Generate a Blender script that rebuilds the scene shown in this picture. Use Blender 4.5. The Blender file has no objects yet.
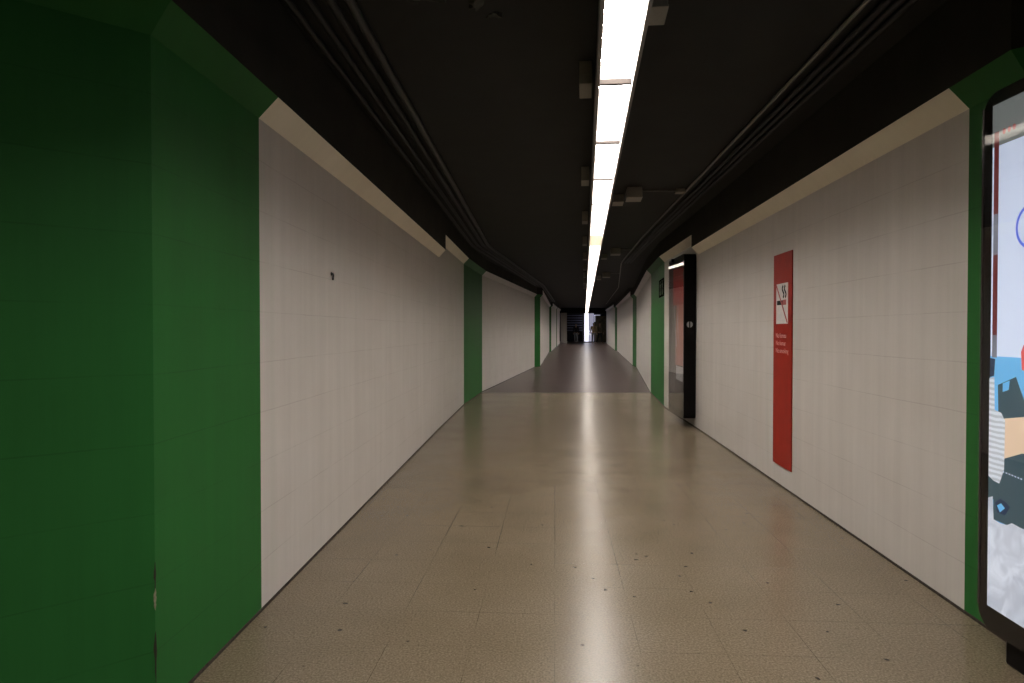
import bpy, bmesh, math, random
from mathutils import Vector, Matrix
R = random.Random(7)
S = bpy.context.scene
COL = S.collection

# ------------------------------------------------------------------ helpers
def lin(c):
    return tuple(((v/255)/12.92 if v/255 <= .04045 else ((v/255+.055)/1.055)**2.4) for v in c)

def link(o, parent=None):
    COL.objects.link(o)
    if parent: o.parent = parent
    return o

def obj(name, bm, mats, parent=None, smooth=False):
    bmesh.ops.recalc_face_normals(bm, faces=bm.faces[:])
    return raw(name, bm, mats, parent, smooth)

def raw(name, bm, mats, parent=None, smooth=False):
    me = bpy.data.meshes.new(name); bm.to_mesh(me); bm.free()
    for m in (mats if isinstance(mats, (list, tuple)) else [mats]): me.materials.append(m)
    if smooth:
        for p in me.polygons: p.use_smooth = True
    return link(bpy.data.objects.new(name, me), parent)

def tag(o, label, cat, group=None):
    o['label'] = label; o['category'] = cat
    if group: o['group'] = group
    return o

def thing(name, label, cat, loc=(0,0,0), rz=0, group=None):
    o = bpy.data.objects.new(name, None); link(o)
    o.location = loc; o.rotation_euler = (0,0,rz); o.empty_display_size = .1
    return tag(o, label, cat, group)

def struct(o): o['kind'] = 'structure'; return o

def box(bm, x0, x1, y0, y1, z0, z1, mat=0, bev=0):
    vs = [bm.verts.new((x, y, z)) for x in (x0,x1) for y in (y0,y1) for z in (z0,z1)]
    fs = []
    for q in ((0,1,3,2),(4,6,7,5),(0,4,5,1),(2,3,7,6),(0,2,6,4),(1,5,7,3)):
        f = bm.faces.new([vs[i] for i in q]); f.material_index = mat; fs.append(f)
    if bev:
        es = {e for f in fs for e in f.edges}
        bmesh.ops.bevel(bm, geom=list(es), offset=bev, segments=2, profile=.5, affect='EDGES')

def tube(bm, pts, r, n=10, mat=0):
    pts = [Vector(p) for p in pts]; rings = []
    for i, p in enumerate(pts):
        d = (pts[min(i+1, len(pts)-1)] - pts[max(i-1, 0)]).normalized()
        a = d.cross(Vector((0,0,1)))
        if a.length < 1e-4: a = Vector((1,0,0))
        a.normalize(); b = a.cross(d)
        rings.append([bm.verts.new(p + r*(math.cos(t)*a + math.sin(t)*b)) for t in [2*math.pi*k/n for k in range(n)]])
    for A, B in zip(rings, rings[1:]):
        for k in range(n):
            bm.faces.new((A[k], A[(k+1)%n], B[(k+1)%n], B[k])).material_index = mat
    bm.faces.new(rings[0][::-1]).material_index = mat; bm.faces.new(rings[-1]).material_index = mat

def bend(pts, r=.25, n=5):
    """round the inner corners of a polyline"""
    P = [Vector(p) for p in pts]; out = [P[0]]
    for a, b, c in zip(P, P[1:], P[2:]):
        ra = min(r, (a-b).length*.45); rc = min(r, (c-b).length*.45)
        s = b + (a-b).normalized()*ra; e = b + (c-b).normalized()*rc
        for k in range(n+1):
            t = k/n; out.append((1-t)**2*s + 2*t*(1-t)*b + t*t*e)
    return out + [P[-1]]

def prism(bm, poly, axis_fn, t0, t1, mat=0):
    """poly of (u,v) extruded from t0 to t1 through axis_fn(u,v,t)"""
    A = [bm.verts.new(axis_fn(u, v, t0)) for u, v in poly]
    B = [bm.verts.new(axis_fn(u, v, t1)) for u, v in poly]
    n = len(poly)
    bm.faces.new(A).material_index = mat; bm.faces.new(B[::-1]).material_index = mat
    for i in range(n):
        bm.faces.new((A[i], B[i], B[(i+1)%n], A[(i+1)%n])).material_index = mat

def rrect(u0, u1, v0, v1, r, n=8):
    out = []
    for cx, cy, a0 in ((u1-r, v1-r, 0), (u0+r, v1-r, 90), (u0+r, v0+r, 180), (u1-r, v0+r, 270)):
        for k in range(n+1):
            a = math.radians(a0 + 90*k/n); out.append((cx + r*math.cos(a), cy + r*math.sin(a)))
    return out

# ------------------------------------------------------------------ materials
class N:
    def __init__(s, name):
        s.m = bpy.data.materials.new(name); s.m.use_nodes = True
        s.t = s.m.node_tree; s.n = s.t.nodes; s.b = s.n['Principled BSDF']
        s.out = s.n['Material Output']
    def add(s, typ, **kw):
        x = s.n.new(typ)
        for k, v in kw.items():
            if hasattr(x, k) and k not in ('Scale',): setattr(x, k, v)
            else: x.inputs[k.replace('_', ' ')].default_value = v
        return x
    def l(s, a, b): s.t.links.new(a, b)
    def mix(s, fac, a, b, mode='MIX'):
        x = s.n.new('ShaderNodeMix'); x.data_type = 'RGBA'; x.blend_type = mode
        for k, v in ((0, fac), (6, a), (7, b)):
            if isinstance(v, (int, float)): x.inputs[k].default_value = v
            elif isinstance(v, tuple): x.inputs[k].default_value = (*v, 1)[:4]
            else: s.l(v, x.inputs[k])
        return x.outputs[2]
    def ramp(s, src, lo, hi, c0=(0,0,0), c1=(1,1,1)):
        x = s.n.new('ShaderNodeValToRGB'); e = x.color_ramp.elements
        e[0].position = lo; e[1].position = hi; e[0].color = (*c0, 1); e[1].color = (*c1, 1)
        s.l(src, x.inputs[0]); return x.outputs[0]

def plain(name, c, rough=.5, spec=.5, metal=0, grain=.06, scale=40):
    k = N(name); tc = k.add('ShaderNodeTexCoord')
    no = k.add('ShaderNodeTexNoise'); no.inputs['Scale'].default_value = scale; no.inputs['Detail'].default_value = 3
    k.l(tc.outputs['Object'], no.inputs['Vector'])
    c0 = tuple(v*(1-grain) for v in c); c1 = tuple(min(1, v*(1+grain)) for v in c)
    k.l(k.ramp(no.outputs['Fac'], .3, .7, c0, c1), k.b.inputs['Base Color'])
    k.b.inputs['Roughness'].default_value = rough; k.b.inputs['Specular IOR Level'].default_value = spec
    k.b.inputs['Metallic'].default_value = metal
    return k.m

def emit(name, c, s):
    k = N(name); k.b.inputs['Base Color'].default_value = (*[min(.8, v) for v in c], 1)
    k.b.inputs['Emission Color'].default_value = (*c, 1); k.b.inputs['Emission Strength'].default_value = s
    k.b.inputs['Roughness'].default_value = .4
    return k.m

def block_paint(name, c, streak, rough=.42, spec=.35):
    """painted large blockwork: courses .268 m high, faint joints, runs in the paint"""
    k = N(name); uv = k.add('ShaderNodeUVMap')
    br = k.add('ShaderNodeTexBrick'); br.offset = .5
    for n_, v in (('Scale', 1), ('Mortar Size', .0035), ('Mortar Smooth', .4), ('Brick Width', .56), ('Row Height', .268), ('Bias', 0)):
        br.inputs[n_].default_value = v
    br.inputs['Color1'].default_value = (1,1,1,1); br.inputs['Color2'].default_value = (.965,.965,.965,1)
    br.inputs['Mortar'].default_value = (.80,.80,.80,1)
    wob = k.add('ShaderNodeTexNoise'); wob.inputs['Scale'].default_value = 2.2; wob.inputs['Detail'].default_value = 4
    k.l(uv.outputs[0], wob.inputs['Vector'])
    b2 = k.add('ShaderNodeTexBrick'); b2.offset = 0
    for n_, v in (('Scale', 1), ('Mortar Size', .0035), ('Mortar Smooth', .4), ('Brick Width', 400), ('Row Height', .268), ('Bias', 0)):
        b2.inputs[n_].default_value = v
    va = k.n.new('ShaderNodeVectorMath'); va.operation = 'MULTIPLY_ADD'
    k.l(wob.outputs['Color'], va.inputs[0]); va.inputs[1].default_value = (.012,.012,0); k.l(uv.outputs[0], va.inputs[2])
    k.l(va.outputs[0], br.inputs['Vector']); k.l(va.outputs[0], b2.inputs['Vector'])
    bf = k.n.new('ShaderNodeMath'); bf.operation = 'MULTIPLY_ADD'; bf.inputs[1].default_value = .12
    b3 = k.n.new('ShaderNodeMath'); b3.operation = 'MULTIPLY'; b3.inputs[1].default_value = .6
    k.l(b2.outputs['Fac'], b3.inputs[0]); k.l(br.outputs['Fac'], bf.inputs[0]); k.l(b3.outputs[0], bf.inputs[2])
    mp = k.add('ShaderNodeMapping'); mp.inputs['Scale'].default_value = (9, .35, 1); k.l(uv.outputs[0], mp.inputs['Vector'])
    st = k.add('ShaderNodeTexNoise'); st.inputs['Scale'].default_value = 1; st.inputs['Detail'].default_value = 5; st.inputs['Roughness'].default_value = .65
    k.l(mp.outputs[0], st.inputs['Vector'])
    s_ = k.ramp(st.outputs['Fac'], .35, .68, (1-streak,)*3, (1,1,1))
    b_ = k.ramp(wob.outputs['Fac'], .3, .7, (.94,.93,.92), (1,1,1))
    # joints partly filled by paint
    pf = k.ramp(wob.outputs['Fac'], .45, .70)
    inv = k.n.new('ShaderNodeMath'); inv.operation = 'SUBTRACT'; inv.inputs[0].default_value = 1; k.l(pf, inv.inputs[1])
    mk = k.n.new('ShaderNodeMath'); mk.operation = 'MULTIPLY'; k.l(inv.outputs[0], mk.inputs[0]); k.l(bf.outputs[0], mk.inputs[1])
    jt = k.mix(mk.outputs[0], (1,1,1), (.78,.77,.76))
    col = k.mix(1, c, s_, 'MULTIPLY'); col = k.mix(1, col, b_, 'MULTIPLY'); col = k.mix(1, col, jt, 'MULTIPLY')
    k.l(col, k.b.inputs['Base Color'])
    fine = k.add('ShaderNodeTexNoise'); fine.inputs['Scale'].default_value = 60; k.l(uv.outputs[0], fine.inputs['Vector'])
    bu = k.add('ShaderNodeBump'); bu.inputs['Strength'].default_value = .25; bu.inputs['Distance'].default_value = .004
    bm_ = k.mix(.12, jt, fine.outputs['Color'])
    k.l(bm_, bu.inputs['Height']); k.l(bu.outputs[0], k.b.inputs['Normal'])
    k.b.inputs['Roughness'].default_value = rough; k.b.inputs['Specular IOR Level'].default_value = spec
    return k.m

def floor_mat(name, c, joint, rough0, rough1, tile, ang, spots=True, spec=.5):
    k = N(name); tc = k.add('ShaderNodeTexCoord')
    mp = k.add('ShaderNodeMapping'); mp.inputs['Rotation'].default_value = (0,0,ang); mp.inputs['Location'].default_value = (.0,.0,0)
    k.l(tc.outputs['Object'], mp.inputs['Vector'])
    br = k.add('ShaderNodeTexBrick'); br.offset = 0
    for n_, v in (('Scale', 1), ('Mortar Size', .0022), ('Mortar Smooth', .3), ('Brick Width', tile), ('Row Height', tile), ('Bias', 0)):
        br.inputs[n_].default_value = v
    
    k.l(mp.outputs[0], br.inputs['Vector'])
    sp = k.add('ShaderNodeTexNoise'); sp.inputs['Scale'].default_value = 95; sp.inputs['Detail'].default_value = 6; sp.inputs['Roughness'].default_value = .7
    k.l(tc.outputs['Object'], sp.inputs['Vector'])
    g = k.ramp(sp.outputs['Fac'], .40, .62, (.62,.59,.55), (1.2,1.2,1.2))
    wear = k.add('ShaderNodeTexNoise'); wear.inputs['Scale'].default_value = 1.3; wear.inputs['Detail'].default_value = 6; wear.inputs['Roughness'].default_value = .6
    k.l(tc.outputs['Object'], wear.inputs['Vector'])
    w = k.ramp(wear.outputs['Fac'], .32, .7, (.84,.83,.80), (1,1,1))
    col = k.mix(1, c, g, 'MULTIPLY'); col = k.mix(1, col, w, 'MULTIPLY'); 
    jn = k.ramp(wear.outputs['Fac'], .42, .58)
    mk = k.n.new('ShaderNodeMath'); mk.operation = 'MULTIPLY'; k.l(jn, mk.inputs[0]); k.l(br.outputs['Fac'], mk.inputs[1])
    col = k.mix(1, col, k.mix(mk.outputs[0], (1,1,1), joint), 'MULTIPLY')
    if spots:
        vo = k.add('ShaderNodeTexVoronoi'); vo.inputs['Scale'].default_value = 6; vo.inputs['Randomness'].default_value = 1
        dm = k.add('ShaderNodeTexNoise'); dm.inputs['Scale'].default_value = 40
        k.l(tc.outputs['Object'], dm.inputs['Vector'])
        va = k.n.new('ShaderNodeVectorMath'); va.operation = 'MULTIPLY_ADD'
        k.l(dm.outputs['Color'], va.inputs[0]); va.inputs[1].default_value = (.03,.03,0); k.l(tc.outputs['Object'], va.inputs[2])
        k.l(va.outputs[0], vo.inputs['Vector'])
        d = k.ramp(vo.outputs['Distance'], .055, .085, (.30,.26,.23), (1,1,1))
        col = k.mix(1, col, d, 'MULTIPLY')
    k.l(col, k.b.inputs['Base Color'])
    rr = k.n.new('ShaderNodeMapRange'); rr.inputs['To Min'].default_value = rough0; rr.inputs['To Max'].default_value = rough1
    rr.inputs['From Min'].default_value = .3; rr.inputs['From Max'].default_value = .7
    k.l(wear.outputs['Fac'], rr.inputs['Value']); k.l(rr.outputs[0], k.b.inputs['Roughness'])
    k.b.inputs['Specular IOR Level'].default_value = spec
    bu = k.add('ShaderNodeBump'); bu.inputs['Strength'].default_value = .08; bu.inputs['Distance'].default_value = .002
    k.l(sp.outputs['Fac'], bu.inputs['Height']); k.l(bu.outputs[0], k.b.inputs['Normal'])
    return k.m

WHITE = block_paint('white_block_paint', (.535,.495,.455), .10)
GREEN = block_paint('green_block_paint', (.022,.118,.026), .10, .5, .09)
CHALK = block_paint('cream_trim_paint', (.80,.74,.60), .05, .55)
TAN = floor_mat('tan_speckled_tile', (.166,.132,.090), (.50,.46,.42), .215, .266, .40, math.radians(3.6), True, .28)
BROWN = floor_mat('brown_polished_tile', (.062,.044,.040), (.7,.7,.7), .277, .284, .60, math.radians(7), False, .19)
BLACKP = plain('black_ceiling_paint', (.0084,.0086,.0070), .75, .3, 0, .25, 3)
BEAMP = plain('black_beam_paint', (.022,.0205,.0165), .85, .15, 0, .2, 3)
PIPE = plain('black_conduit', (.013,.013,.012), .55, .25)
PIPEM = plain('black_conduit_lit', (.034,.033,.030), .5, .3)  # lighter copy of the black conduit, light on the pipe put into its colour
PIPEG = plain('grey_conduit', (.15,.14,.125), .5, .5)
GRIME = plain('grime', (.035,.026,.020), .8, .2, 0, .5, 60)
HOUS = plain('grey_housing', (.20,.18,.165), .5, .4)
BOXM = plain('grey_box_metal', (.22,.205,.17), .55, .4)
BAFF = plain('added_reflector', (.30,.28,.26), .7, .1)
BLAD = plain('added_blade', (.25,.235,.22), .7, .1)
DIVI = plain('dark_divider', (.020,.016,.014), .8, .1)
LITE = emit('lit_diffuser', (1,.95,.90), 60)
DIM = emit('dim_diffuser', (1,.90,.66), 15)
ABLK = plain('black_lacquer', (.006,.005,.005), .35, .06)
RED = plain('red_sign', (.275,.016,.008), .5, .2, 0, .08, 6)
REDD = plain('red_print', (.33,.03,.028), .4)
PALE = plain('white_print', (.56,.53,.51), .45)
INK = plain('black_print', (.008,.012,.010), .6, .1)
PINK = plain('pale_lettering', (.55,.28,.26), .5)
def glass():
    k = N('clear_glass')
    tr = k.add('ShaderNodeBsdfTransparent'); gl = k.add('ShaderNodeBsdfGlossy'); gl.inputs['Roughness'].default_value = .0
    fr = k.add('ShaderNodeFresnel'); fr.inputs['IOR'].default_value = 1.5
    ge = k.add('ShaderNodeNewGeometry'); mr = k.n.new('ShaderNodeMapRange')
    mr.inputs['To Min'].default_value = 1.36; mr.inputs['To Max'].default_value = 1/1.36
    k.l(ge.outputs['Backfacing'], mr.inputs['Value']); k.l(mr.outputs[0], fr.inputs['IOR'])
    mx = k.add('ShaderNodeMixShader'); k.l(fr.outputs[0], mx.inputs[0]); k.l(tr.outputs[0], mx.inputs[1]); k.l(gl.outputs[0], mx.inputs[2])
    k.l(mx.outputs[0], k.out.inputs['Surface']); return k.m
GLASS = glass()

# ------------------------------------------------------------------ plan of the passage
CAMZ = 1.5
CEIL = 3.25
def fz(y):
    P = [(-9,0),(18,0),(28,.05),(46,.15),(60,.42),(90,.42)]
    for (a, za), (b, zb) in zip(P, P[1:]):
        if y <= b: return za + (zb-za)*max(0, y-a)/(b-a)
    return .42
# (x, y) corner points, then for each run: paint (0 white, 1 green) and section
LEFT = [(-4.345,-.06), (-1.377,2.62), (-1.343,3.64), (-1.118,10.46), (-.977,13.85), (-.735,16.8), (.903,27.4), (1.148,27.8), (2.441,44.7), (2.583,45.0), (3.437,53.0), (3.491,53.1), (4.129,59.0)]
LRUN = [(1,'A'), (1,'A'), (0,'A'), (0,'B'), (1,'B'), (0,'B'), (1,'B'), (0,'C'), (1,'C'), (0,'D'), (1,'D'), (0,'D')]
RIGHT = [(5.27,.36), (2.379,3.17), (2.408,3.614), (2.849,10.46), (3.01,13.5), (3.358,16.5), (4.976,27.3), (5.054,28.6), (7.078,46.0), (7.088,47.0), (8.284,60.0)]
RRUN = [(1,'A'), (1,'A'), (0,'A'), (0,'B'), (1,'B'), (0,'B'), (1,'B'), (0,'C'), (1,'C'), (0,'D')]
TOP = {'A': (2.628,2.738), 'B': (2.86,2.97), 'C': (3.06,3.16), 'D': (3.22,3.32)}
CZ = {'A': CEIL, 'B': CEIL, 'C': 3.40, 'D': 3.52}

def offsets(pts, side, d):
    """mitred copy of a polyline moved d towards the passage"""
    out = []
    def nrm(a, b):
        v = (Vector(b)-Vector(a)).normalized(); return Vector((v.y, -v.x))*side
    for i, p in enumerate(pts):
        ns = []
        if i: ns.append(nrm(pts[i-1], p))
        if i < len(pts)-1: ns.append(nrm(p, pts[i+1]))
        n = sum(ns, Vector((0,0))).normalized()
        out.append(Vector(p) + n*(d/max(.5, n.dot(ns[0]))))
    return out

def build_side(nm, pts, runs, side):
    ch = offsets(pts, side, .105); back = offsets(pts, side, -.25); base = offsets(pts, side, .006)
    w = bmesh.new(); uvw = w.loops.layers.uv.new('UVMap')
    t = bmesh.new(); uvt = t.loops.layers.uv.new('UVMap')
    c = bmesh.new(); g = bmesh.new()
    def quad(bm, uv, P, UV, mat):
        f = bm.faces.new([bm.verts.new(p) for p in P]); f.material_index = mat
        if uv:
            for lp, q in zip(f.loops, UV): lp[uv].uv = q
        return f
    s = 0; n = len(runs)
    for i, (mat, sec) in enumerate(runs):
        a, b = Vector(pts[i]), Vector(pts[i+1]); L = (b-a).length
        lo, up = TOP[sec]
        if nm == 'right' and sec == 'A': lo, up = 2.67, 2.78
        zs = [-.06, lo]
        quad(w, uvw, [(*a, zs[0]), (*b, zs[0]), (*b, lo), (*a, lo)], [(s, zs[0]), (s+L, zs[0]), (s+L, lo), (s, lo)], mat)
        # sloping trim at the head of the wall
        A, B = ch[i], ch[i+1]
        quad(t, uvt, [(*a, lo), (*b, lo), (*B, up), (*A, up)], [(s, .05), (s+L, .05), (s+L, .2), (s, .2)], (2 if i <= 3 else 0) if mat == 0 else 1)
        # black beam from the trim to the ceiling
        quad(c, None, [(*A, up), (*B, up), (*B, CZ[sec]+.1), (*A, CZ[sec]+.1)], None, 0)
        # where the section changes, close the end of the lower head
        nxt = runs[i+1][1] if i+1 < n else None
        if nxt != sec:
            quad(c, None, [(*b, lo), (*B, up), (*B, CZ[sec]+.4), (*back[i+1], CZ[sec]+.4)], None, 0)
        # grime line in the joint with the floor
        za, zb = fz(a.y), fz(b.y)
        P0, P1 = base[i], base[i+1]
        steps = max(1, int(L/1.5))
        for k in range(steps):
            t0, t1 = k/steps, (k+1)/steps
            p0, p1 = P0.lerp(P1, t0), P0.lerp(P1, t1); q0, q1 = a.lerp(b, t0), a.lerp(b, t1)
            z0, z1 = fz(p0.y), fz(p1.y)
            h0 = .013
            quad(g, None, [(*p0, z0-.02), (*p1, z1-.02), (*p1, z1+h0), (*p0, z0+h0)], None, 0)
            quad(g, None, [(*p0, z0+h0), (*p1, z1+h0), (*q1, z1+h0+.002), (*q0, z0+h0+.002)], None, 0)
        s += L
        if nxt != sec:                                   # one wall per section of the passage
            struct(raw('wall_'+nm, w, [WHITE, GREEN]))
            w = bmesh.new(); uvw = w.loops.layers.uv.new('UVMap')
    struct(raw('trim_'+('1' if nm == 'left' else '2'), t, [WHITE, GREEN, CHALK]))
    struct(raw('trim_'+('3' if nm == 'left' else '4'), c, BEAMP))
    struct(raw('baseboard_'+nm, g, GRIME))
    return ch
chL = build_side('left', LEFT, LRUN, 1)
chR = build_side('right', RIGHT, RRUN, -1)

# floor: tan tile as far as the cross joint, then brown
def floor_strip(name, y0, y1, x0, x1, mat, step=2.0):
    bm = bmesh.new(); ys = []
    y = y0
    while y < y1-.01: ys.append(y); y += step
    ys.append(y1)
    top = [(bm.verts.new((x0, y, fz(y))), bm.verts.new((x1, y, fz(y)))) for y in ys]
    for (a, b), (c, d) in zip(top, top[1:]): bm.faces.new((a, b, d, c))
    r = bmesh.ops.extrude_face_region(bm, geom=bm.faces[:])
    bmesh.ops.translate(bm, verts=[v for v in r['geom'] if isinstance(v, bmesh.types.BMVert)], vec=(0,0,-.15))
    return struct(obj(name, bm, mat))
floor_strip('floor', -5, 16.55, -7, 8, TAN)
floor_strip('floor', 16.55, 76, -3, 13, BROWN)
# ceiling in three levels
bm = bmesh.new()
box(bm, -7, 9, -5, 27.9, CEIL, CEIL+.3)
box(bm, -2, 11, 27.9, 45.2, 3.40, 3.70)
box(bm, -1, 13, 45.2, 76, 3.52, 3.82)
struct(obj('ceiling', bm, BLACKP))
# wall behind the camera
bm = bmesh.new(); box(bm, -7, 8, -5.2, -5, -.1, 3.4); struct(obj('wall_back', bm, plain('grey_wall', (.16,.15,.14), .7)))
# hall beyond the far end
DARK = plain('dark_wall', (.012,.012,.016), .6)
bm = bmesh.new()
box(bm, 1, 13, 72, 72.2, 0, 3.6)
struct(obj('wall_far', bm, DARK))
bm = bmesh.new()
box(bm, 4.0, 8.9, 60.1, 60.4, 3.06, 3.6)
struct(obj('trim_5', bm, BLACKP))
bm = bmesh.new(); uv = bm.loops.layers.uv.new('UVMap')
box(bm, 4.30, 4.83, 60.1, 60.5, .40, 3.10)
for f in bm.faces:
    for lp in f.loops: lp[uv].uv = (lp.vert.co.x+lp.vert.co.y, lp.vert.co.z)
pl = raw('wall_end', bm, WHITE); struct(pl)

# ------------------------------------------------------------------ light strip
def sx(y): return .188 + .1059*y
PITCH = 1.335
ANG = -math.atan(.1059)
def light_housing():
    bm = bmesh.new(); L = PITCH*1.0056
    for s in (-1, 1):
        box(bm, s*.100, s*.118, 0, L, 0, .17)
        box(bm, s*.098, s*.100, 0, L, .0005, .125, 1)      # inner reflector added to spill some light onto the upper walls
    box(bm, -.098, .098, 0, L, .125, .17)
    for y in (0, L-.018): box(bm, -.098, .098, y, y+.018, .044, .125, 2)
    nb = 9
    for q in range(1, nb):                                   # thin cross blades added to cut the light at low angles
        yb = L*q/nb; box(bm, -.098, .098, yb-.0015, yb+.0015, .026, .079, 3)
    return obj('housing', bm, [HOUS, BAFF, DIVI, BLAD])
def light_diffuser(mat):
    bm = bmesh.new(); L = PITCH*1.0056
    box(bm, -.0975, .0975, .0185, L-.0185, .080, .088)  # set deep so the housing lips shade the upper walls
    return obj('diffuser', bm, mat)
ORD = ['nearest', 'second', 'third', 'fourth', 'fifth', 'sixth', 'seventh']
hs = df = None
y0 = 4.25 - PITCH
i = -4  # negative indices: unseen panels added to light the near left wall
NSTRIP = 41
while i < NSTRIP:
    y = y0 + i*PITCH
    dim = (i == 6)
    if i < 0: lab = 'unseen white light panel added to the ceiling strip overhead, before the first one in view'
    elif i < 6: lab = ORD[i] + ' bright white light panel of the ceiling strip counting from the camera'
    elif dim: lab = 'dim yellowish light panel of the ceiling strip, darker than its neighbours'
    else: lab = 'bright white light panel of the ceiling strip beyond the dim yellowish one'
    o = thing('ceiling_light', lab, 'ceiling light', (sx(y), y, 2.98), ANG, 'panels of the long light strip')
    if hs is None:
        hs = light_housing(); hs.parent = o; df = light_diffuser(LITE); df.parent = o
    else:
        h = hs.copy(); COL.objects.link(h); h.parent = o
        if dim: light_diffuser(DIM).parent = o
        else:
            d = df.copy(); COL.objects.link(d); d.parent = o
    i += 1

# steel hanger boxes left of the strip
def hanger_mesh(w, l, h):
    bm = bmesh.new(); box(bm, -w/2, w/2, 0, l, 0, h-.004, 0, .004); return bm
hb = None
hy = [4.44, 7.28, 9.98, 12.6, 15.2, 17.8, 20.4, 23.0, 25.6]
for k, y in enumerate(hy):
    x = sx(y) - .182
    if hb is None: hb = obj('hanger_box', hanger_mesh(.083, .29, .15), BOXM); o = hb
    else: o = hb.copy(); COL.objects.link(o)
    o.location = (x, y, CEIL-.15); o.rotation_euler = (0,0,ANG)
    lab = (ORD[k] + ' small grey hanger box along the left side of the light strip') if k < 4 else 'tiny far grey hanger box along the left side of the light strip, beyond the fourth'
    tag(o, lab, 'box', 'hanger boxes left of the light strip')
def jbox(x, y, w, l, h, label, grp='junction boxes right of the light strip'):
    o = thing('junction_box', label, 'box', (x, y, CEIL-h), ANG, grp)
    bm = bmesh.new(); box(bm, -w/2, w/2, 0, l, .012, h-.002, 0, .005); obj('case', bm, BOXM, o)
    bm = bmesh.new(); box(bm, -w/2-.004, w/2+.004, -.004, l+.004, 0, .012, 0, .003); obj('lid', bm, BOXM, o)
jbox(sx(3.45)+.175, 3.40, .085, .20, .15, 'small grey junction box beside the nearest light panel at the top edge')
jbox(sx(3.20)+.27, 3.10, .15, .16, .12, 'flat grey junction box cut by the top edge right of the light strip')
jbox(sx(8.8)+.24, 8.75, .13, .30, .10, 'grey junction box close to the strip in front of the box with the cross conduit')
jbox(sx(8.5)+.40, 8.30, .18, .30, .13, 'grey junction box at the left end of the nearest cross conduit')
jbox(sx(15.6)+.25, 15.5, .13, .30, .10, 'distant small grey box right of strip before second cross conduit')
jbox(sx(14.6)+.45, 14.4, .20, .32, .13, 'grey junction box at the left end of the second cross conduit')
jbox(sx(20.6)+.45, 20.4, .22, .34, .14, 'far grey junction box at the left end of the third cross conduit')
jbox(sx(21.8)+.25, 21.6, .14, .3, .12, 'far small grey box close to strip past the third cross conduit')

# ------------------------------------------------------------------ conduits
def pipe(name, pts, r, mat, label, cat, group=None, rb=.25):
    bm = bmesh.new(); tube(bm, bend(pts, rb), r, 10)
    o = obj(name, bm, mat, None, True); return tag(o, label, cat, group)
def along(pts, side, d, z, i0=1):
    return [(p.x, p.y, z) for p in offsets(pts, side, d)[i0:]]
LK = [(-1.45,-2.0), (-1.343,3.64), (-.977,13.85), (.70,25.8), (2.0,40)]
names = ['innermost of the four black conduits above the left wall, running on round the bends',
         'second black conduit from the ceiling side above the left wall',
         'third black conduit from the ceiling side above the left wall',
         'black conduit nearest the left wall at ceiling level']
for k, d in enumerate((.50, .40, .29, .18)):
    pts = [(p.x, p.y, CEIL-.035) for p in offsets(LK, 1, d)]
    pipe('conduit', pts if k < 2 else pts[:4], .026 if k < 2 else .022, (PIPEM if k == 0 else PIPE), names[k], 'pipe', 'black conduits along the left ceiling', .5)
RK = [(2.05,-2.0), (2.408,3.614), (2.95,12.6), (3.30,17.2), (4.80,27.3), (6.6,44)]
pts = [(p.x, p.y, CEIL-.02) for p in offsets(RK, -1, .545)]
pipe('conduit', pts, .014, PIPEG, 'thin grey conduit along the right side of the black ceiling', 'pipe', None, .6)
for k, (d, lb) in enumerate(((.45, 'black conduit just right of the thin grey conduit on the ceiling'), (.385, 'middle black conduit between the thin grey one and the right wall'), (.32, 'black conduit nearest the right wall at ceiling level'))):
    pts = [(p.x, p.y, CEIL-.03) for p in offsets(RK[:4], -1, d)]
    pipe('conduit', pts, .022, PIPE, lb, 'pipe', 'black conduits along the right ceiling', .5)
def gx(y):  # x of the thin grey conduit
    P = [(p.y, p.x) for p in offsets(RK, -1, .545)]
    for (a, xa), (b, xb) in zip(P, P[1:]):
        if y <= b: return xa + (xb-xa)*(y-a)/(b-a)
for y, lb in ((8.45, 'nearest thin grey cross conduit from the strip to the right conduit'), (14.55, 'second thin grey cross conduit spanning the right half of the ceiling'), (20.55, 'third thin grey cross conduit far along the right half of the ceiling')):
    pipe('cross_conduit', [(sx(y)+.45, y, CEIL-.02), (gx(y)-.018, y, CEIL-.02)], .011, PIPEG, lb, 'pipe', 'cross conduits')
jbox(gx(8.45)-.085, 8.39, .11, .12, .05, 'flat grey junction box where the cross conduit meets the right conduit')
pipe('drooping_cable', [(2.30,2.72,3.24), (2.33,2.72,3.02), (2.38,2.71,2.89), (2.50,2.69,2.86), (2.75,2.62,2.87)], .014, PIPE, 'black cable drooping above the lit advert at upper right', 'cable', None, .1)

# peeling paint on the ceiling
FLK = plain('peeling_paint', (.060,.058,.048), .8, .2, 0, .4, 30)
def flake(cx, cy, w, l, rot, label, seed):
    r = random.Random(seed); bm = bmesh.new(); n = 22
    poly = []
    for k in range(n):
        a = 2*math.pi*k/n; q = r.uniform(.35, 1)
        x, y = w*q*math.cos(a), l*q*math.sin(a)
        poly.append((cx + x*math.cos(rot) - y*math.sin(rot), cy + x*math.sin(rot) + y*math.cos(rot)))
    prism(bm, poly, lambda u, v, t: (u, v, t + .012*math.sin(40*u)), CEIL-.016, CEIL+.02)
    tag(obj('peeling_paint', bm, FLK), label, 'peeling paint', 'peeling patches on the black ceiling')
flake(-.17, 3.63, .050, .12, .5, 'pale peeling patch on the black ceiling, right one near the top edge', 3)
flake(-.10, 3.80, .030, .06, .9, 'small pale flake hanging just beyond the right peeling patch', 9)
flake(-.46, 3.60, .14, .03, .05, 'long faint peeling patch on the black ceiling near the top edge, left one', 5)

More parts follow.
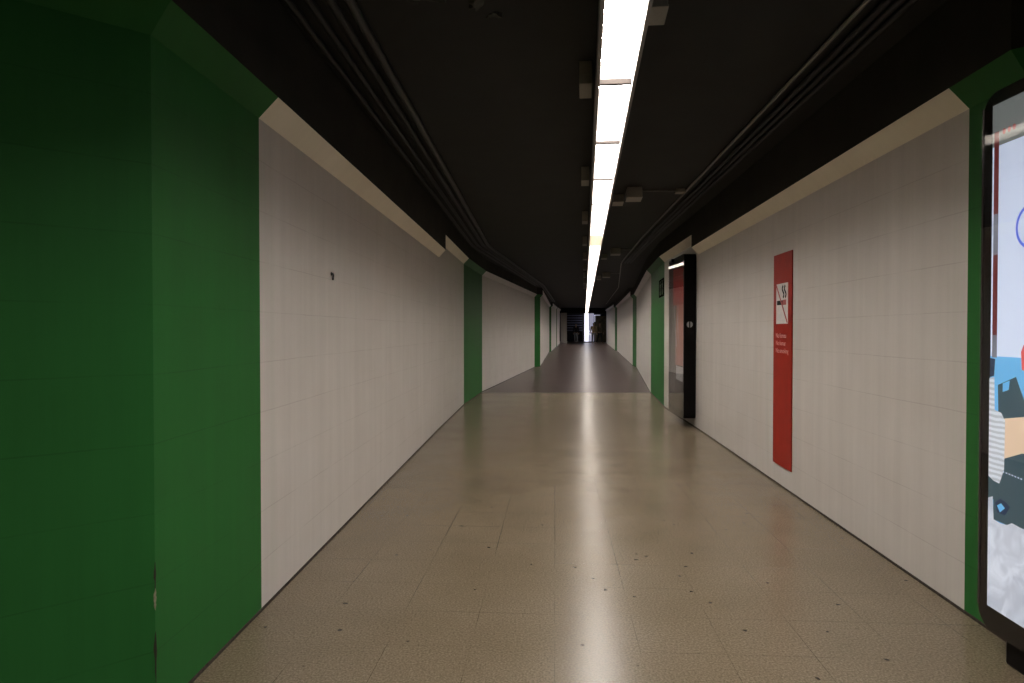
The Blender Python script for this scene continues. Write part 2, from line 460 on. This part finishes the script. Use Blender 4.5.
# ------------------------------------------------------------------ no-smoking sign on the right wall
def wx(y): return 2.175 + .0644*y
SY0, SY1 = 6.27, 6.80   # near and far edge
sg = thing('no_smoking_sign', 'tall narrow red no smoking sign on the white right wall', 'sign', (wx(6.535), 6.535, .20), math.atan2(1, .0644)+math.pi)
# local x runs along the wall towards the camera, y points into the wall's room side? keep explicit: face at -y
def sign_pt(u, v, t):  # u 0..1 from far edge to near edge, v metres above bottom, t out of the wall
    return ((u-.5)*.53, -t, v)
def sgeo(bm, poly, t0, t1, mat=0): prism(bm, poly, sign_pt, t0, t1, mat)
# orient: local +x = towards camera (0,-1); local -y = into the passage (-1,0)
sg.rotation_euler = (0, 0, math.atan2(-1, -.0644))
H = 2.045
bm = bmesh.new(); sgeo(bm, [(0,0),(1,0),(1,H),(0,H)], 0.001, .010)
bmesh.ops.bevel(bm, geom=bm.edges[:], offset=.002, segments=2, affect='EDGES'); obj('panel', bm, RED, sg)
P0, P1, Q0, Q1 = .17, .80, 1.37, 1.755
bm = bmesh.new(); sgeo(bm, [(P0,Q0),(P1,Q0),(P1,Q1),(P0,Q1)], .0098, .0120)
pic = obj('pictogram', bm, PALE, sg)
def pq(a, b): return (P0 + a*(P1-P0), Q0 + b*(Q1-Q0))
bm = bmesh.new()
sgeo(bm, [pq(.08,.47), pq(.56,.47), pq(.56,.58), pq(.08,.58)], .0121, .0135)
o = obj('cigarette', bm, INK, pic)
bm = bmesh.new()
sgeo(bm, [pq(.56,.46), pq(.86,.46), pq(.86,.59), pq(.56,.59)], .0121, .0135)
obj('cigarette_tip', bm, REDD, pic)
def ribbon(pts, w):
    L, Rr = [], []
    for i, (x, y) in enumerate(pts):
        a = pts[max(0, i-1)]; b = pts[min(len(pts)-1, i+1)]
        dx, dy = (b[0]-a[0])*.33, b[1]-a[1]; n = math.hypot(dx, dy) or 1
        L.append((x - dy/n*w/.53, y + dx/n*w)); Rr.append((x + dy/n*w/.53, y - dx/n*w))
    return L, Rr
def sribbon(bm, pts, w, t0, t1):
    L, Rr = ribbon(pts, w)
    for i in range(len(pts)-1):
        sgeo(bm, [L[i], L[i+1], Rr[i+1], Rr[i]], t0, t1)
bm = bmesh.new()
for off in (.60, .78):
    sribbon(bm, [pq(off + .07*math.sin(t*6.3), .64 + .30*t) for t in [k/14 for k in range(15)]], .012, .0121, .0135)
obj('smoke', bm, INK, pic)
bm = bmesh.new(); sribbon(bm, [pq(.02,.97), pq(.98,.02)], .011, .0136, .0148); obj('diagonal_bar', bm, REDD, pic)

def text_bm(s, size, mtx):
    cu = bpy.data.curves.new('t', 'FONT'); cu.body = s; cu.size = size; cu.extrude = .0006
    o = bpy.data.objects.new('t', cu); COL.objects.link(o)
    bpy.context.view_layer.update()
    me = bpy.data.meshes.new_from_object(o.evaluated_get(bpy.context.evaluated_depsgraph_get()))
    bm = bmesh.new(); bm.from_mesh(me); bm.transform(mtx)
    bpy.data.objects.remove(o); bpy.data.curves.remove(cu); bpy.data.meshes.remove(me)
    return bm
for k, s in enumerate(('fumeu', 'fumar', 'smoking')):
    for q, dx in (('No', 0), (s, .115)):
        m = Matrix.Translation((-.5*.53+.075+dx, -.0104, 1.235 - k*.073)) @ Matrix.Rotation(math.pi/2, 4, 'X') @ Matrix.Scale(1.15, 4, (1,0,0))
        obj('lettering', text_bm(q, .066, m), PINK, sg)

# ------------------------------------------------------------------ advert cases
def case_frame(name, label, fx, fy, slope, W, Hh, z0, depth, radius=.07):
    """far front edge at (fx, fy); local x runs along the face towards the camera, -y out of the face, z up"""
    o = thing(name, label, 'advertising panel', (fx, fy, z0), math.atan2(-1, -slope))
    F = lambda u, v, t: (u, -t, v)
    bm = bmesh.new(); prism(bm, rrect(0, W, 0, Hh, radius), F, -depth, 0)
    obj('case', bm, ABLK, o)
    bm = bmesh.new(); prism(bm, rrect(.004, W-.004, .004, Hh-.004, radius-.004), F, .006, .011)
    obj('glass', bm, GLASS, o)
    return o, F
# the lit one at the right edge of the view
FX, FY, SL, Z1 = 2.197, 3.20, .019, .125
ad, F = case_frame('advertising_case', 'tall black rounded advertising case with a lit poster at the right edge', FX, FY, SL, 1.25, 2.46, Z1, .17, .10)
def au(px, py):   # a point of the print, from the width and height it takes up on the case's face
    d = 1459/(px-525); return ((3.2-d)*1.0002, 1.5 - (py-331)*d/683 - Z1)
E = lambda n, c, s=1.0: emit(n, lin(c), s)
adm = [E('print_pale', (172,182,202)), E('print_backlight_fade', (92,97,96)), E('print_red', (78,26,26)), E('print_grey', (95,98,108)),
       E('print_blue', (84,146,188)), E('print_navy', (22,38,62)), E('print_teal', (44,64,72)), E('print_skin', (182,160,138)),
       E('print_ink_blue', (70,92,180)), E('print_cloth', (168,178,198)), E('print_dot', (120,40,40)), E('print_coral', (180,70,70))]
# striped knit
k = N('print_knit'); tc = k.add('ShaderNodeTexCoord'); wv = k.add('ShaderNodeTexWave'); wv.wave_type = 'BANDS'; wv.bands_direction = 'Z'
wv.inputs['Scale'].default_value = 13; wv.inputs['Distortion'].default_value = 1.6; k.l(tc.outputs['Object'], wv.inputs['Vector'])
cc = k.ramp(wv.outputs['Fac'], .2, .7, lin((128,138,150)), lin((178,186,198)))
k.b.inputs['Base Color'].default_value = (.4,.4,.4,1); k.l(cc, k.b.inputs['Emission Color']); k.b.inputs['Emission Strength'].default_value = 1
adm.append(k.m)
# crumpled cloth
k = N('print_crumple'); tc = k.add('ShaderNodeTexCoord'); no = k.add('ShaderNodeTexNoise'); no.inputs['Scale'].default_value = 9; no.inputs['Distortion'].default_value = 1.5
k.l(tc.outputs['Object'], no.inputs['Vector'])
cc = k.ramp(no.outputs['Fac'], .35, .65, lin((140,150,168)), lin((182,190,205)))
k.b.inputs['Base Color'].default_value = (.4,.4,.4,1); k.l(cc, k.b.inputs['Emission Color']); k.b.inputs['Emission Strength'].default_value = 1
adm.append(k.m)
bm = bmesh.new()
def pr(poly, mat, t): prism(bm, poly, F, t, t+.0006, mat)
UL, UR = .069, 1.181
Y = lambda z: z - Z1
pr([(UL, Y(.235)), (UR, Y(.235)), (UR, Y(2.525)), (UL, Y(2.525))], 0, .0006)
pr([(UL, Y(2.335)), (UR, Y(2.335)), (UR, Y(2.525)), (UL, Y(2.525))], 1, .0013)  # grey top band painted in for the backlight fading upward
for za, zb, mt in ((2.03,2.40,2), (1.845,2.03,3), (1.482,1.845,2), (1.38,1.482,3)):
    pr([(.082, Y(za)), (.112, Y(za)), (.112, Y(zb)), (.082, Y(zb))], mt, .0020)
for px, py in ((1002.5,132), (1007.5,130), (1012.5,127.5)):
    u, v = au(px, py); pr([(u+.010*math.cos(a), v+.013*math.sin(a)) for a in [2*math.pi*q/10 for q in range(10)]], 10, .0020)
# handwritten blue letter
cu_, cv_ = .315, Y(1.945)
for q in range(26):
    a0, a1 = math.radians(50+q*10), math.radians(60+q*10)
    pr([(cu_+r_*math.cos(a), cv_+1.05*r_*math.sin(a)) for r_, a in ((.092,a0), (.092,a1), (.080,a1), (.080,a0))], 8, .0020)
RX = 1225
def A(*pts): return [au(*p) for p in pts]
pr([(UL, Y(.30)), (UR, Y(.30)), (UR, Y(1.385)), (UL, Y(1.385))], 4, .0013)
pr(A((991,358),(996,359),(995,376),(991,377)), 5, .0020)
pr(A((999,385),(1017,377),(1026,402),(1026,420),(1000,419)), 6, .0020)
pr(A((1004,383.5),(1011,380.5),(1010,390),(1004,392)), 4, .0027)
pr(A((1022,352),(1024.5,345),(1030,346),(1030,372),(1023,370)), 11, .0027)
pr(A((1003,419),(1040,416),(1045,452),(1003,462)), 7, .0027)
pr(A((996,462),(1024,454),(1060,456),(1060,540),(1024,531),(1010,526),(996,520)), 6, .0034)
pr(A((998,503),(1003,499),(1009,503),(1013,508),(1008,516),(1000,513)), 5, .0041)
pr(A((1000,506),(1004,504),(1008,509),(1003,513)), 4, .0045)
pr(A((991,378),(995.8,377),(996.5,410),(1003,413),(1007,421),(1006.5,470),(1002,484),(996,481),(991,476)), 12, .0041)
for q in range(7):
    u, v = au(1006+q*3, 472+q*1.2); pr([(u-.004, v-.004), (u+.004, v-.005), (u+.004, v+.001), (u-.004, v+.002)], 9, .0041)
pr(A((991,474),(1000,478),(1000,500),(991,500)), 6, .0038)
pr(A((991,498),(995.5,497),(996.5,520),(1003,524),(1010,526),(1015,524),(1024,529),(1060,541),(1060,650),(991,606.5)), 13, .0041)
pr([(.42, Y(1.02)), (.80, Y(1.06)), (.92, Y(1.18)), (.70, Y(1.22)), (.42, Y(1.16))], 7, .0024)
pr([(.40, Y(.50)), (1.10, Y(.42)), (UR, Y(.70)), (1.05, Y(1.00)), (.70, Y(1.07)), (.40, Y(1.03))], 6, .0030)
pr([(.30, Y(.235)), (UR, Y(.235)), (UR, Y(.52)), (.90, Y(.56)), (.55, Y(.66)), (.30, Y(.60))], 13, .0036)
pos = obj('poster', bm, adm, ad)
bm = bmesh.new(); box(bm, .14, 1.1, .03, .14, -Z1+.001, .02, 0, .01); obj('plinth', bm, ABLK, ad)
bm = bmesh.new(); box(bm, .012, .020, -.0115, -.006, .1, 2.4); obj('edge_strip', bm, plain('dark_bronze', (.05,.04,.04), .2), ad)

# the unlit one further along the right wall
Z2 = .137
W2 = 1.14
fy2 = 10.58 + W2; fx2 = 2.664 + .0264*W2
ad2, F2 = case_frame('advertising_case', 'tall black advertising case with a dim red poster beside the far green band', fx2, fy2, .0264, W2, 2.56, Z2, .185, .05)
pm = [plain('poster_dark', (.05,.045,.04), .6), plain('poster_red', (.34,.030,.028), .6), plain('poster_salmon', (.45,.18,.135), .6), plain('poster_white', (.55,.54,.58), .6), plain('poster_grey', (.13,.12,.11), .6)]
bm = bmesh.new()
def pr2(poly, mat, t): prism(bm, poly, F2, t, t+.0006, mat)
z = lambda v: v - Z2
pr2([(.05, z(.25)), (W2-.05, z(.25)), (W2-.05, z(2.60)), (.05, z(2.60))], 0, .0006)
pr2([(.35, z(1.92)), (W2-.05, z(1.92)), (W2-.05, z(2.52)), (.35, z(2.52))], 1, .0013)
pr2([(.45, z(.95)), (W2-.05, z(.95)), (W2-.05, z(1.92)), (.62, z(1.92))], 2, .0013)
pr2([(.10, z(.50)), (.50, z(.50)), (.60, z(1.92)), (.30, z(1.92))], 4, .0013)
pr2([(.58, z(.72)), (W2-.06, z(.70)), (W2-.06, z(.93)), (.58, z(.94))], 3, .0020)
for a, b, c in (((.42,1.90),(.60,1.25),.010), ((.72,1.90),(.62,1.25),.010), ((.50,1.60),(.58,.98),.007), ((.70,1.78),(.78,1.30),.007)):
    pr2([(a[0]-c, z(a[1])), (a[0]+c, z(a[1])), (b[0]+c, z(b[1])), (b[0]-c, z(b[1]))], 3, .0020)
obj('poster', bm, pm, ad2)
# round emblem on the side that faces the camera
EMB = plain('grey_emblem', (.30,.30,.30), .4)
bm = bmesh.new()
for s in (-1, 1):
    poly = [(s*.010, -.045)] + [(s*(.010 + .036*math.cos(a)), .045*math.sin(a)) for a in [math.radians(-80+16*q) for q in range(11)]] + [(s*.010, .045)]
    prism(bm, poly, lambda u, v, t: (W2+t, .088+u, 1.60-Z2+v), .0003, .004)
e = obj('emblem', bm, EMB, ad2); e['label'] = 'small round grey emblem'
bm = bmesh.new(); box(bm, .25, W2-.25, .184, .215, .5, 2.0); obj('wall_bracket', bm, ABLK, ad2)
bm = bmesh.new(); box(bm, .3, .36, -.035, 0, 2.50, 2.56); obj('latch', bm, ABLK, ad2)

# ------------------------------------------------------------------ small sign on the right green band
gd = Vector((3.358-3.01, 16.5-13.5)).normalized()
s2 = thing('pictogram_sign', 'small square black pictogram sign on the right green band', 'sign', (3.01+gd.x*.50, 13.5+gd.y*.50, 2.20), math.atan2(-gd.y, -gd.x))
FP = lambda u, v, t: (u, -t, v)
bm = bmesh.new(); prism(bm, rrect(-.46, .46, 0, .36, .02, 3), FP, .001, .014); obj('plate', bm, plain('black_plate', (.006,.008,.006), .9, .0), s2)
PGP = plain('pale_green_print', (.16,.21,.15), .9, .0)
for cx in (-.2, .2):
    bm = bmesh.new()
    prism(bm, [(cx-.075,.04), (cx-.03,.16), (cx-.08,.25), (cx,.285), (cx+.08,.25), (cx+.03,.16), (cx+.075,.04)], FP, .0141, .0144)
    prism(bm, [(cx+.04*math.cos(a), .305+.028*math.sin(a)) for a in [2*math.pi*q/12 for q in range(12)]], FP, .0141, .0144)
    obj('figure', bm, PGP, s2)

# ------------------------------------------------------------------ marks on the left wall
def lx(y): return -1.464 + .0331*y
bm = bmesh.new()
hy_, hz_ = 4.92, CAMZ + (331-277)*4.92/683
tube(bm, [(lx(hy_)-.002, hy_, hz_+.022), (lx(hy_)+.012, hy_, hz_+.022), (lx(hy_)+.016, hy_-.003, hz_+.014), (lx(hy_)+.014, hy_-.006, hz_-.022)], .0065, 8)
tube(bm, [(lx(hy_)-.001, hy_, hz_+.022), (lx(hy_)+.004, hy_, hz_+.022)], .014, 10)
tag(obj('wall_hook', bm, INK, None, True), 'tiny black hook on the white left wall', 'hook')
CHP = plain('bare_plaster', (.26,.22,.15), .8, .2, 0, .3, 80); CHD = plain('dark_chip', (.03,.02,.014), .8, .2)
def chip(zc, h, w, mat, label, seed):
    r = random.Random(seed); bm = bmesh.new()
    c = Vector(LEFT[1]); d1 = (Vector(LEFT[0])-c).normalized(); d2 = (Vector(LEFT[2])-c).normalized()
    n1 = Vector((.670,-.742)); n2 = Vector((1,-.03))
    for d, n in ((d1, n1), (d2, n2)):
        k = 9; A_ = [bm.verts.new((*(c + n*.0015 + d*-.001), zc-h/2+h*q/k)) for q in range(k+1)]
        B_ = [bm.verts.new((*(c + n*.0015 + d*w*r.uniform(.3,1)*math.sin(math.pi*(q+.3)/(k+.6))), zc-h/2+h*q/k)) for q in range(k+1)]
        for q in range(k): bm.faces.new((A_[q], A_[q+1], B_[q+1], B_[q]))
    tag(obj('chipped_corner', bm, mat), label, 'chipped paint', 'chips on the green corner')
chip(.465, .085, .009, CHP, 'pale plaster chip on the edge of the green corner', 1)
chip(.555, .11, .006, CHD, 'dark chip on the green corner just above the pale plaster chip', 2)
chip(.24, .20, .009, CHD, 'long dark chip low on the green corner near the floor', 4)

# ------------------------------------------------------------------ far end
fe = .42
lp = thing('lit_glass_panel', 'tall brightly lit white glass panel at the far end of the passage', 'lit panel', (0,0,0))
bm = bmesh.new(); box(bm, 6.76, 7.22, 64.0, 64.05, fe+.10, 3.30); obj('pane', bm, emit('bright_pane', (.86,.86,1), 1.3), lp)
bm = bmesh.new(); box(bm, 7.22, 7.66, 64.0, 64.05, fe+.10, 3.30); q_ = obj('pane', bm, emit('lavender_pane', (.62,.61,.80), .42), lp); q_['label'] = 'dimmer lavender pane'
FRM = plain('pale_frame', (.5,.5,.55), .4)
bm = bmesh.new()
for x in (6.73, 7.20, 7.66): box(bm, x, x+.04, 63.95, 64.0, fe, 3.30)
box(bm, 6.73, 7.70, 63.94, 64.06, fe, fe+.10); obj('frame', bm, plain('dark_frame', (.05,.05,.06), .5), lp)
RL = emit('glowing_rail', (.9,.9,1), .9)  # rails glow themselves in place of light falling on them
for zz in (1.47, 1.20):
    bm = bmesh.new(); box(bm, 6.95, 7.70, 63.90, 63.95, zz-.04, zz+.04); obj('rail', bm, RL, lp)
bm = bmesh.new(); box(bm, 7.73, 7.79, 64, 64.05, 2.35, 3.0); box(bm, 7.70, 8.26, 64, 64.05, 2.96, 3.01)
obj('tube_lamp', bm, emit('tube', (.7,.7,.9), .6), lp)
lv = thing('louvre_screen', 'dark horizontal louvre screen left of the lit glass panel at the far end', 'screen', (0,0,0))
SLT = plain('blue_grey_slat', (.16,.16,.24), .35, .6)
for q in range(7):
    bm = bmesh.new(); zc = 2.98 - q*.235; box(bm, 5.05, 6.70, 65.0, 65.12, zc-.03, zc+.03); obj('slat', bm, SLT, lv)
for x in (5.0, 6.70):
    bm = bmesh.new(); box(bm, x, x+.05, 65.0, 65.1, fe, 3.1); obj('upright', bm, DARK, lv)
bm = bmesh.new(); box(bm, 7.75, 9.1, 66, 66.06, fe, 2.95)
bmesh.ops.bevel(bm, geom=bm.edges[:], offset=.02, segments=2, affect='EDGES')
tag(obj('display_board', bm, plain('dark_brown_board', (.085,.065,.030), .5, .4, 0, .5, 3)), 'dim brown display board behind the people at the far end', 'board')

# people
def person(x, y, z, face, h, top, legs, skin, hair, label, stride=.14, armf=.05):
    o = thing('person', label, 'person', (x, y, z), face, None)
    s = h/1.75
    def skinned(name, V, Ed, Rr, mat, root=0):
        me = bpy.data.meshes.new(name); me.from_pydata([Vector(v)*s for v in V], Ed, []); me.materials.append(mat)
        ob = link(bpy.data.objects.new(name, me), o)
        md = ob.modifiers.new('s', 'SKIN'); sub = ob.modifiers.new('d', 'SUBSURF'); sub.levels = 2; sub.render_levels = 2
        for i, r in enumerate(Rr):
            q = me.skin_vertices[0].data[i]; q.radius = (r[0]*s, r[1]*s) if isinstance(r, tuple) else (r*s, r*s)
            q.use_root = (i == root)
        bpy.context.view_layer.update()
        nm = bpy.data.meshes.new_from_object(ob.evaluated_get(bpy.context.evaluated_depsgraph_get()))
        ob.modifiers.clear(); ob.data = nm; bpy.data.meshes.remove(me)
        for p in nm.polygons: p.use_smooth = True
        return ob
    st = stride
    # body: pelvis, spine, neck, head, arms with hands, legs with feet
    V = [(0,0,.93),(0,.0,1.12),(0,.01,1.36),(0,0,1.49),(0,-.01,1.58),(0,-.015,1.66),(0,-.005,1.73)]
    Rr = [(.135,.10),(.125,.095),(.165,.10),.055,.075,.088,.055]
    Ed = [(0,1),(1,2),(2,3),(3,4),(4,5),(5,6)]
    for sd in (-1, 1):
        b = len(V)
        V += [(sd*.19,.01,1.41),(sd*.235,.0-sd*armf,1.14),(sd*.235,-.07-sd*armf*2,.90),(sd*.225,-.09-sd*armf*2,.82),(sd*.215,-.095-sd*armf*2,.75)]
        Rr += [.058,.046,.034,.030,.018]; Ed += [(2,b),(b,b+1),(b+1,b+2),(b+2,b+3),(b+3,b+4)]
        b = len(V); f = sd*st
        V += [(sd*.09,0,.86),(sd*.10,-f*.6-.02,.48),(sd*.10,-f*1.2+.02,.09),(sd*.105,-f*1.2-.10,.045),(sd*.108,-f*1.2-.16,.035)]
        Rr += [.085,.058,.040,.036,.026]; Ed += [(0,b),(b,b+1),(b+1,b+2),(b+2,b+3),(b+3,b+4)]
    skinned('body', V, Ed, Rr, skin)
    # jacket
    V = [(0,0,.84),(0,0,1.12),(0,.01,1.36),(0,.0,1.47)]; Rr = [(.165,.13),(.15,.12),(.185,.125),(.085,.075)]; Ed = [(0,1),(1,2),(2,3)]
    for sd in (-1, 1):
        b = len(V); V += [(sd*.20,.01,1.41),(sd*.235,-sd*armf,1.14),(sd*.235,-.065-sd*armf*2,.915)]; Rr += [.072,.060,.048]; Ed += [(2,b),(b,b+1),(b+1,b+2)]
    skinned('jacket', V, Ed, Rr, top)
    V = [(0,0,.92)]; Rr = [(.15,.115)]; Ed = []
    for sd in (-1, 1):
        b = len(V); f = sd*st
        V += [(sd*.09,0,.84),(sd*.10,-f*.6-.02,.48),(sd*.10,-f*1.2+.02,.11)]; Rr += [.10,.074,.060]; Ed += [(0,b),(b,b+1),(b+1,b+2)]
    skinned('trousers', V, Ed, Rr, legs)
    skinned('hair', [(0,.03,1.62),(0,.025,1.69),(0,.005,1.745)], [(0,1),(1,2)], [.075,.092,.06], hair)
    for sd in (-1, 1):
        bm = bmesh.new(); bmesh.ops.create_uvsphere(bm, u_segments=8, v_segments=6, radius=.012*s, matrix=Matrix.Translation(Vector((sd*.032,-.10,1.65))*s))
        obj('eye', bm, INK, o)
    return o
SKIN = plain('skin', (.30,.17,.11), .5); HAIR = plain('dark_hair', (.012,.009,.007), .6)
BRJ = plain('brown_jacket', (.13,.085,.035), .8); OLJ = plain('dark_olive_jacket', (.07,.055,.03), .8); NVJ = plain('black_jacket', (.012,.012,.014), .8)
GRT = plain('grey_trousers', (.09,.09,.095), .8); BKT = plain('black_trousers', (.008,.008,.010), .8); JNT = plain('pale_jeans', (.17,.175,.21), .8)
person(7.05, 59.0, fz(59.0)+.005, .1, 1.80, BRJ, GRT, SKIN, HAIR, 'person in a brown jacket and grey trousers beside the lit panel', .06)
person(7.62, 59.4, fz(59.4)+.005, .5, 1.78, OLJ, BKT, SKIN, HAIR, 'person in a dark jacket and black trousers walking at right of far end', .20, .08)
person(5.72, 61.0, fz(61.0)+.005, .0, 1.72, NVJ, JNT, SKIN, HAIR, 'person in a black jacket and pale jeans before the dark louvre screen', .10)

# ------------------------------------------------------------------ world, camera, view
w = bpy.data.worlds.new('World'); S.world = w; w.use_nodes = True
w.node_tree.nodes['Background'].inputs[0].default_value = (.5,.5,.6,1)
w.node_tree.nodes['Background'].inputs[1].default_value = .0
cam = bpy.data.cameras.new('Camera'); cam.lens = 24.01; cam.sensor_width = 36; cam.clip_start = .05; cam.clip_end = 300
co = bpy.data.objects.new('Camera', cam); link(co); co.location = (0,0,CAMZ)
co.rotation_euler = (math.pi/2 - math.atan(10.5/683), 0, 0)
S.camera = co
vs = S.view_settings; vs.view_transform = 'Standard'; vs.look = 'None'; vs.gamma = 1; vs.use_curve_mapping = False; vs.exposure = 0
